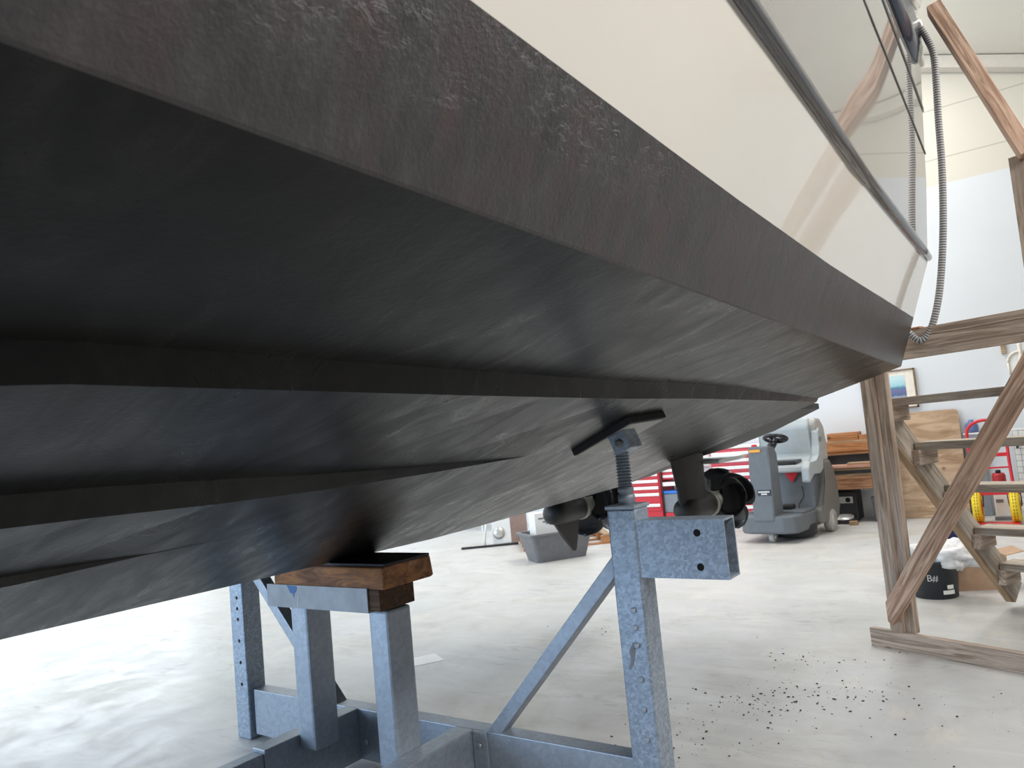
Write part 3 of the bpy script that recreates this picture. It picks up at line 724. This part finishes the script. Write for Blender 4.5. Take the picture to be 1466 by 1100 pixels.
# ------------------------------------------------------------------ tool chests against the back wall
def chest(name, loc, w_, h_, d_, rows_, label, z0=.12, rz=0):
    t = thing(name, label, 'tool chest', loc, rz)
    bm = new_bm(); add_box(bm, (-w_/2, 0, z0), (w_/2, d_, h_), None, .012); obj('cabinet_body', bm, RED, t)
    bm = new_bm(); add_box(bm, (-w_/2+.02, .03, 0.0), (w_/2-.02, d_-.03, z0), None, .005); obj('plinth', bm, plain('blue_grey_base', (.16, .19, .24), .6), t)
    z = h_-.04
    for hh in rows_:
        bm = new_bm(); add_box(bm, (-w_/2+.025, -.012, z-hh+.008), (w_/2-.025, .004, z), None, .003); dr = obj('drawer', bm, RED, t)
        bm = new_bm(); add_box(bm, (-w_/2+.03, -.026, z-.056), (w_/2-.03, -.012, z-.008), None, .004); obj('drawer_pull', bm, WHITEP, dr)
        z -= hh
    bm = new_bm(); add_box(bm, (-w_/2-.005, -.01, h_), (w_/2+.005, d_, h_+.035), None, .008); obj('top_tray', bm, WHITEP, t)
    return t
chest('tool_chest', (-3.93, 11.12, 0), .86, 1.13, .5, [.105]*6+[.17, .14], 'red tool chest of white-edged drawers between propeller and floor scrubber')
chest('tool_chest', (-5.62, 11.12, 0), .80, .99, .5, [.105]*4+[.17, .13], 'red tool chest of white-edged drawers behind the screw jack')
# tool trolley with a grey bin
ct = thing('tool_trolley', 'red tool trolley with black frame between the two tool chests', 'trolley', (-4.95, 11.1, 0))
bm = new_bm(); add_box(bm, (-.24, 0, .12), (.24, .42, .20), None, .008); obj('lower_tray', bm, RED, ct)
bm = new_bm(); add_box(bm, (-.24, 0, .62), (.24, .42, .68), None, .008); obj('middle_tray', bm, WHITEP, ct)
bm = new_bm(); add_box(bm, (-.24, 0.05, .72), (.02, .42, 1.0), None, .008); dd = obj('drawer_box', bm, RED, ct)
for z in (.75, .84, .93):
    bm = new_bm(); add_box(bm, (-.225, .035, z), (.0, .05, z+.04), None, .003); obj('drawer_pull', bm, WHITEP, dd)
for x, y in ((-.235, 0), (.235, 0), (-.235, .42), (.235, .42)):
    bm = new_bm(); add_cyl(bm, (x, y, .06), (x, y, 1.02), .012, None, 8); obj('frame_tube', bm, BLACK, ct)
    bm = new_bm(); add_lathe(bm, [(.04, -.012), (.055, -.008), (.055, .008), (.04, .012)], Matrix.Translation((x, y, .055)) @ Matrix.Rotation(R(90), 4, 'Y'), 16); obj('caster', bm, BLACK, ct)
bn = thing('storage_bin', 'grey plastic bin with blue lid standing in the red tool trolley', 'bin', (-5.06, 11.22, .20))
bm = new_bm(); add_box(bm, (-.13, -.10, 0), (.11, .12, .30), None, .015); obj('bin_body', bm, plain('bin_grey', (.20, .22, .25), .5), bn)
bm = new_bm(); add_box(bm, (-.14, -.11, .30), (.12, .13, .345), None, .01); obj('bin_lid', bm, BLUE, bn)
bt = thing('spray_bottle', 'dark spray bottle with pink trigger beside the blue-lidded bin', 'bottle', (-4.86, 11.22, .20))
bm = new_bm(); add_lathe(bm, [(.05, 0), (.055, .01), (.055, .2), (.02, .26), (.02, .29)], None, 16); obj('bottle_body', bm, BLACKG, bt)
bm = new_bm(); add_box(bm, (-.02, -.07, .29), (.02, .03, .33), None, .006); obj('trigger_head', bm, plain('pink_plastic', (.75, .10, .22), .4), bt)
# wall poster glimpsed above the trolley
bm = new_bm(); add_box(bm, (-.20, 0, 0), (.20, .012, .38), None, .002); tag(obj('white_board', bm, WHITEP, None, loc=(-4.82, 11.73, .86)), 'white board on the back wall behind the red tool trolley', 'board')

# ------------------------------------------------------------------ workbench
wb = thing('workbench', 'wooden workbench with deep front apron against the back wall', 'workbench', (-2.0, 11.1, 0))
bm = new_bm(); add_box(bm, (-.95, -.02, .46), (.03, .03, .635), None, .006); obj('apron', bm, mat_wood('bench_wood', (.22, .10, .05), (.40, .22, .13), (.33, .17, .09)), wb)
bm = new_bm(); add_box(bm, (-.95, .0, .635), (.03, .60, .675), None, .004); obj('bench_top', bm, WOODT, wb)
for x in (-.88, -.03):
    for y in (.08, .52):
        bm = new_bm(); add_box(bm, (x-.04, y-.04, 0), (x+.04, y+.04, .635), None, .004); obj('leg', bm, WOODT, wb)
bm = new_bm(); add_box(bm, (-.95, .58, .675), (.03, .62, .90), None, .003); obj('back_board', bm, GREYP, wb)
bm = new_bm(); add_box(bm, (-.95, .22, .925), (.03, .62, .965), None, .003); obj('shelf', bm, ORNG, wb)
for x in (-.93, -.02):
    bm = new_bm(); add_box(bm, (x, .3, .675), (x+.03, .58, .925), None, .003); obj('shelf_support', bm, GREYP, wb)
def plank(lo, hi, mat, label, grp='boards stacked on the workbench', rz=0, nm='board'):
    lo, hi = Vector(lo), Vector(hi); c = (lo+hi)/2
    o = board(nm, (lo.x, c.y, c.z), (hi.x, c.y, c.z), hi.y-lo.y, hi.z-lo.z, mat, None, bev=.004)
    return tag(o, label, 'board', grp)
plank((-2.72, 11.08, .677), (-1.94, 11.36, .712), BLACK, 'black board lying on the bench top under the pink plank')
plank((-2.70, 11.10, .714), (-1.94, 11.34, .752), WOODT, 'pale plank in the low pile on the bench top')
plank((-2.66, 11.06, .754), (-1.94, 11.30, .792), mat_wood('pink_wood', (.42, .20, .15), (.60, .36, .28), (.5, .28, .2)), 'pinkish plank in the low pile on the bench top')
plank((-2.42, 11.10, .794), (-1.94, 11.28, .818), WOODT, 'thin pale lath on top of the low pile on the bench')
plank((-2.74, 11.30, .967), (-1.94, 11.66, 1.085), ORNG, 'thick orange-brown board at the bottom of the upper shelf pile')
plank((-2.72, 11.34, 1.087), (-1.94, 11.64, 1.115), WOODT, 'thin light board in the middle of the upper shelf pile')
plank((-2.70, 11.36, 1.117), (-2.29, 11.62, 1.225), ORNG, 'short orange block on top of the upper shelf pile at its left end')
plank((-2.28, 11.36, 1.117), (-1.94, 11.62, 1.18), ORNG, 'lower orange board right of the short orange block on the shelf')
bm = new_bm(); add_box(bm, (-.13, -.05, 0), (.13, .05, .035), None, .015); obj_ = obj('wood_offcut', bm, WOODT, None, loc=(-2.46, 11.035, .5)); bpy.data.objects.remove(obj_)
mc = thing('bench_machine', 'small black machine with silver dial panel under the workbench', 'machine', (-2.54, 11.22, 0))
bm = new_bm(); add_box(bm, (-.15, 0, .02), (.16, .35, .42), None, .015); obj('machine_body', bm, BLACK, mc)
bm = new_bm(); add_box(bm, (-.12, -.006, .26), (.11, .002, .35), None, .004); obj('dial_panel', bm, ALU, mc)
bm = new_bm(); add_lathe(bm, [(.032, 0), (.034, .012), (.02, .016)], facing((.05, -.006, .305), (0, -1, 0)), 18); obj('dial', bm, BLACKG, mc)
bm = new_bm(); add_lathe(bm, [(.12, 0), (.12, .02), (.05, .035)], Matrix.Translation((.0, -.10, .07)) @ Matrix.Rotation(R(14), 4, 'X'), 24); obj('disc', bm, ALU, mc)
bm = new_bm(); add_box(bm, (-.16, -.22, .0), (.16, .0, .06), None, .01); obj('machine_foot', bm, BLACK, mc)
bm = new_bm(); add_box(bm, (-.05, -.04, 0), (.05, .04, .055), None, .006); tag(obj('wood_offcut', bm, WOODT, None, loc=(-2.39, 10.92, 0)), 'small pale wood offcut on the floor before the black machine', 'offcut')
gb = new_bm(); add_lathe(gb, [(.10, 0), (.125, .30), (.13, .33), (.12, .33), (.09, .02)], None, 24); tag(obj('waste_bin', gb, GREYP, None, loc=(-2.08, 11.28, 0)), 'small dark grey bin on the floor at the end of the workbench', 'bin')

# ------------------------------------------------------------------ on and against the back wall, right of the bench
pic = thing('framed_picture', 'framed harbour print with cream mount hanging on the white wall', 'picture', (-1.885, 11.72, 1.76))
bm = new_bm(); fw_, fh_ = .70, .54
for lo, hi in (((-fw_/2, -.02, -fh_/2), (fw_/2, .025, -fh_/2+.018)), ((-fw_/2, -.02, fh_/2-.018), (fw_/2, .025, fh_/2)), ((-fw_/2, -.02, -fh_/2), (-fw_/2+.018, .025, fh_/2)), ((fw_/2-.018, -.02, -fh_/2), (fw_/2, .025, fh_/2))): add_box(bm, lo, hi)
obj('frame', bm, mat_wood('frame_wood', (.16, .10, .06), (.30, .2, .12), (.24, .16, .1)), pic)
bm = new_bm(); add_box(bm, (-fw_/2+.01, -.006, -fh_/2+.01), (fw_/2-.01, .02, fh_/2-.01)); obj('mount', bm, CREAM, pic)
bm = new_bm(); add_box(bm, (-.24, -.009, -.15), (.22, -.004, .19)); obj('print', bm, PRINT, pic)
bm = new_bm(); rp = []
def rounded(w0, w1, h0, h1, r):
    out = []
    for cx_, cz_, a0 in ((w1-r, h1-r, 0), (w0+r, h1-r, 90), (w0+.01, h0+.01, 180), (w1-.01, h0+.01, 270)):
        rr = r if cz_ > h0+.05 else .01
        for k in range(5): a = R(a0+k*22.5); out.append((cx_+rr*cos(a), cz_+rr*sin(a)))
    return out
add_prism(bm, rounded(-.39, .42, 0, 1.43, .06), 'y', -.009, .009)
tag(obj('plywood_sheet', bm, PLY, None, M=Matrix.Translation((-1.50, 11.50, .002)) @ Matrix.Rotation(R(-7.5), 4, 'X')), 'tan plywood sheet with rounded corners leaning on the white wall', 'board')
bm = new_bm(); add_box(bm, (-.10, -.012, 0), (.12, .012, .98), None, .003)
tag(obj('grey_board', bm, GREYP, None, M=Matrix.Translation((-.96, 11.60, .002)) @ Matrix.Rotation(R(-6), 4, 'X')), 'narrow dark grey board leaning between plywood and red hand truck', 'board')
# hand truck
ht = thing('hand_truck', 'red hand truck with yellow tyres standing near the back wall', 'hand truck', (-.755, 10.86, 0))
bm = new_bm()
add_tube(bm, smooth_curve([(-.19, .0, .20), (-.195, .06, .7), (-.20, .10, 1.08), (-.16, .12, 1.19), (-.06, .125, 1.245), (.06, .125, 1.245), (.16, .12, 1.19), (.20, .10, 1.08), (.205, .06, .7), (.22, .0, .20)], 6), .019, 10)
fr_ = obj('frame', bm, RED, ht)
for z, y, hh in ((.825, .07, .045), (.67, .055, .02), (.44, .03, .02)):
    bm = new_bm(); add_box(bm, (-.20, y-.012, z-hh/2), (.205, y+.012, z+hh/2), None, .005); obj('cross_bar', bm, RED, ht)
bm = new_bm(); add_box(bm, (-.27, .0, .345), (.27, .04, .385), None, .006); obj('axle_bar', bm, RED, ht)
bm = new_bm(); add_box(bm, (-.24, -.28, .01), (.24, .0, .025), None, .003); obj('toe_plate', bm, RED, ht)
for x in (-.185, .205):
    Mw = Matrix.Translation((x, .05, .20)) @ Matrix.Rotation(R(90), 4, 'Y')
    bm = new_bm(); prof = [(.10, -.045), (.17, -.05), (.195, -.03), (.20, 0), (.195, .03), (.17, .05), (.10, .045)]
    add_lathe(bm, prof, Mw, 30); wl = obj('wheel', bm, YEL, ht)
    bm = new_bm()
    for k in range(30):
        a = 2*pi*k/30
        for q in (-.014, .014): add_box(bm, (-.004, -.010, -.003), (.004, .010, .003), Mw @ Matrix.Rotation(a, 4, 'Z') @ Matrix.Translation((.200, 0, q)))
    obj('tread_lug', bm, BLACK, wl)
    bm = new_bm(); add_lathe(bm, [(.10, -.046), (.05, -.05), (.05, .05), (.10, .046)], Mw, 20); obj('hub', bm, RED, wl)
    bm = new_bm(); add_tube(bm, smooth_curve([(x-.06, .05, .2), (x-.065, .03, .36), (x, .02, .42), (x+.065, .03, .36), (x+.06, .05, .2)], 5), .006, 6); obj('wheel_guard', bm, BLACK, ht)
cc = thing('white_canister', 'white plastic canister on the floor between the yellow wheels', 'canister', (-.68, 11.25, 0))
bm = new_bm(); add_box(bm, (-.10, -.09, .04), (.12, .09, .345), None, .012); obj('canister_body', bm, WHITEP, cc)
bm = new_bm(); add_box(bm, (-.08, -.094, .22), (.0, -.09, .26), None, .001); obj('canister_label', bm, GREYP, cc)
bm = new_bm(); add_box(bm, (-.115, -.10, .0), (.135, .10, .04), None, .004); obj('canister_base', bm, GREYP, cc)
rc = thing('red_can', 'red can with black cap on the canister behind the hand truck', 'can', (-.70, 11.25, .347))
bm = new_bm(); add_lathe(bm, [(.07, 0), (.075, .01), (.075, .20), (.06, .23)], None, 20); obj('can_body', bm, plain('dark_red', (.40, .02, .025), .4), rc)
bm = new_bm(); add_lathe(bm, [(.03, .23), (.03, .265), (.02, .27)], None, 14); obj('can_cap', bm, BLACKG, rc)
bm = new_bm(); add_lathe(bm, [(.07, 0), (.075, .012), (.075, .10), (.035, .14), (.03, .17)], None, 18)
bb = thing('wall_ledge', 'small white wall ledge above the narrow grey board', 'shelf', (-.92, 11.75, 1.085))
b_ = new_bm(); add_box(b_, (-.13, -.14, -.02), (.16, .0, 0), None, .003); obj('ledge_board', b_, WHITEP, bb)
tag(obj('blue_bottle', bm, plain('slate_blue', (.10, .15, .33), .5), None, loc=(-.95, 11.68, 1.086)), 'slate blue bottle on the white ledge behind the red arch', 'bottle')
# wire mesh rack and its sign
mr = thing('wire_mesh_rack', 'white mesh panel rack with hooks on the wall at the right edge', 'rack', (.35, 11.62, 0))
bm = new_bm(); W0, W1 = -.86, .60
for x in [W0+.065*k for k in range(int((W1-W0)/.065)+1)]: add_cyl(bm, (x, .0, .12), (x, .0, 1.08), .003, None, 5)
obj('mesh_upright', bm, GREYP, mr)
bm = new_bm()
for k in range(13): add_cyl(bm, (W0, -.004, .15+.077*k), (W1, -.004, .15+.077*k), .003, None, 5)
obj('mesh_rail', bm, GREYP, mr)
bm = new_bm(); add_box(bm, (W0-.01, .03, .06), (W1, .05, 1.10), None, .003); obj('back_panel', bm, WHITEP, mr)
for x in (W0+.03, W1-.03):
    bm = new_bm(); add_box(bm, (x-.015, -.1, 0), (x+.015, .10, .12), None, .003); obj('foot', bm, WHITEP, mr)
bm = new_bm(); add_box(bm, (W0+.02, -.03, .85), (W0+.05, -.006, .92), None, .004); obj('clip', bm, BLACK, mr)
bm = new_bm(); add_box(bm, (-.36, -.012, -.035), (.55, .0, .035), None, .002); sg = obj('sign_strip', bm, WHITEP, None, loc=(.02, 11.735, 1.135)); tag(sg, 'white sign strip with black capitals above the wire mesh rack', 'sign')
text('sign_lettering', 'TOOLS', .075, BLACK, facing((-.215, -.014, 0), (0, -1, 0)), sg)
# dustpan with brush on the wall
dp = thing('dustpan', 'white dustpan hanging on the white wall above the stair brace', 'dustpan', (-.33, 11.70, 1.95))
bm = new_bm(); pp = [(-.12, -.16), (.14, -.16)]+[(.01+.135*cos(R(a)), .0+.135*sin(R(a))) for a in range(0, 181, 15)]
add_prism(bm, pp, 'y', .02, .045, .004); obj('pan', bm, WHITEP, dp)
bm = new_bm(); add_tube(bm, [(.01+.13*cos(R(a)), .01, .0+.13*sin(R(a))) for a in range(0, 181, 12)], .014, 8); add_tube(bm, [(-.12, .01, 0), (-.11, .01, -.16)], .012, 8); add_tube(bm, [(.14, .01, 0), (.13, .01, -.16)], .012, 8); obj('pan_rim', bm, CREAM, dp)
br = thing('hand_brush', 'cream hand brush hanging in front of the white dustpan', 'brush', (-.30, 11.655, 1.95))
bm = new_bm(); add_tube(bm, [(0, 0, .26), (0, 0, .20), (0, 0, .12), (0, -.005, .06), (0, -.01, -.02), (0, -.01, -.07)], [.022, .028, .02, .024, .036, .026], 12); obj('handle', bm, CREAM, br)
bm = new_bm(); add_box(bm, (-.03, -.02, -.10), (.03, .01, -.07), None, .004); obj('bristles', bm, BLACK, br)
bm = new_bm(); add_lathe(bm, [(.0, 0), (.15, .0), (.17, .02), (.16, .03), (.0, .03)][1:], facing((0, 0, 0), (0, -1, 0)), 28); tag(obj('round_lid', bm, WHITEP, None, loc=(-.36, 11.748, 1.60)), 'round white lid hanging on the wall below the dustpan', 'lid')
nb = new_bm(); add_box(nb, (-.12, -.02, -.14), (.25, .0, .14), None, .004); tag(obj('wall_panel', nb, plain('slate_panel', (.24, .25, .32), .5), None, loc=(-.04, 11.745, 2.13)), 'slate grey panel on the white wall beside the hanging brush', 'panel')
nb = new_bm(); add_box(nb, (-.025, -.04, -.25), (.025, .0, .25), None, .004); tag(obj('wall_batten', nb, WOODT, None, loc=(-.48, 11.745, 2.32)), 'short wooden batten on the white wall left of the dustpan', 'batten')

# ------------------------------------------------------------------ things on the floor beyond the keel
tb = thing('mortar_tub', 'dark grey plastic mortar tub on the floor beyond the keel', 'tub', (-5.41, 8.25, 0), R(57.5))
bm = new_bm()
def ring(hx, hy, z, r=.05, n=5):
    out = []
    for sx, sy, a0 in ((1, 1, 0), (-1, 1, 90), (-1, -1, 180), (1, -1, 270)):
        for k in range(n): a = R(a0+90*k/(n-1)); out.append((sx*(hx-r)+r*cos(a), sy*(hy-r)+r*sin(a), z))
    return out
rs = [ring(.34, .18, 0), ring(.42, .25, .33), ring(.45, .28, .335), ring(.45, .28, .36), ring(.405, .235, .36), ring(.33, .17, .02)]
vs = [[bm.verts.new(p) for p in r] for r in rs]
for a, b in zip(vs, vs[1:]):
    for i in range(len(a)): bm.faces.new((a[i], a[(i+1) % len(a)], b[(i+1) % len(a)], b[i]))
bm.faces.new(vs[0][::-1]); bm.faces.new(vs[-1])
obj('tub_body', bm, TUBG, tb)
wbx = thing('white_carton', 'white printed carton standing in the grey mortar tub', 'box', (-5.53, 8.09, .022), R(57.5))
bm = new_bm(); add_box(bm, (-.10, -.10, 0), (.26, .10, .58), None, .004); obj('carton_body', bm, WHITEP, wbx)
bm = new_bm()
for z, x0_, x1_ in ((.50, -.05, .08), (.455, .01, .17), (.435, .05, .15)): add_box(bm, (x0_, -.1025, z), (x1_, -.1005, z+.022))
obj('printed_lines', bm, GREYP, wbx)
pb = thing('pallet', 'worn wooden pallet with blocks on the floor behind the mortar tub', 'pallet', (-6.05, 9.45, 0), R(38))
for y in (-.45, 0, .45):
    for x in (-.55, 0, .55): box('pallet_block', (x-.07, y-.05, .02), (x+.07, y+.05, .11), ORNG, pb)
for y in (-.45, 0, .45): box('runner_board', (-.62, y-.05, 0), (.62, y+.05, .02), ORNG, pb)
for k in range(5): box('deck_board', (-.62+.285*k, -.5, .11), (-.62+.285*k+.10, .5, .132), WOODT, pb)
ps = thing('brown_board', 'brown board standing upright on the pallet behind the white carton', 'board', (-6.95+.0, 9.62, 0), R(38))
box('board_face', (-.22, -.01, .0), (.12, .012, .55), PINK, ps)
box('board_foot', (-.22, -.05, .0), (.12, .05, .02), PINK, ps)
sw = thing('trolley_stand', 'white stand with round disc on a long dark base bar, far floor', 'stand', (-7.15, 9.08, 0), R(36))
bm = new_bm(); add_box(bm, (-.42, -.03, .0), (.44, .03, .03), None, .006); obj('base_bar', bm, BLACK, sw)
bm = new_bm(); add_tube(bm, [(-.07, .0, .03), (.02, .05, .62)], .018, 8); obj('strut', bm, WHITEP, sw)
bm = new_bm(); add_box(bm, (.06, .03, .03), (.34, .06, .60), None, .006); obj('panel', bm, WHITEP, sw)
bm = new_bm(); add_lathe(bm, [(.09, 0), (.09, .02), (.03, .03)], facing((.16, .028, .19), (0, -1, 0)), 24); obj('disc', bm, ALU, sw)
tbl = thing('white_table', 'white low table far behind under the keel line', 'table', (-9.3, 11.0, 0), R(10))
box('table_top', (-.7, -.35, .50), (.7, .35, .54), WHITEP, tbl)
for x in (-.62, .62):
    for y in (-.28, .28): box('leg', (x-.02, y-.02, 0), (x+.02, y+.02, .50), ALU, tbl)

# ------------------------------------------------------------------ marks on the floor
bm = new_bm(); bmesh.ops.create_cube(bm, size=1, matrix=Matrix.Translation((-3.95, 4.13, .001)) @ Matrix.Rotation(R(-30), 4, 'Z') @ Matrix.Diagonal((.22, .24, .002, 1)))
tag(obj('paper_scrap', bm, WHITEP), 'flat white scrap of paper on the concrete behind the support leg', 'paper')
bm = new_bm()
for cxx, cyy, sx, sy, n in ((-1.45, 4.05, .35, .3, 150), (-1.2, 4.35, .4, .25, 110), (-1.3, 5.0, .5, .3, 70), (-1.7, 3.6, .35, .4, 90), (-3.2, 5.2, .3, .2, 40), (-.6, 4.2, .4, .5, 60)):
    for k in range(n):
        x, y = rnd.gauss(cxx, sx*.55), rnd.gauss(cyy, sy*.55); r = .0012+.0055*rnd.random()**3
        bmesh.ops.create_icosphere(bm, subdivisions=1, radius=r, matrix=Matrix.Translation((x, y, r*.5)) @ Matrix.Rotation(rnd.random()*6, 4, 'Z') @ Matrix.Diagonal((1+rnd.random(), 1, .6, 1)))
tag(obj('dirt_crumbs', bm, DIRT), 'scattered dark dirt crumbs on the pale concrete floor', 'dirt', kind='stuff')
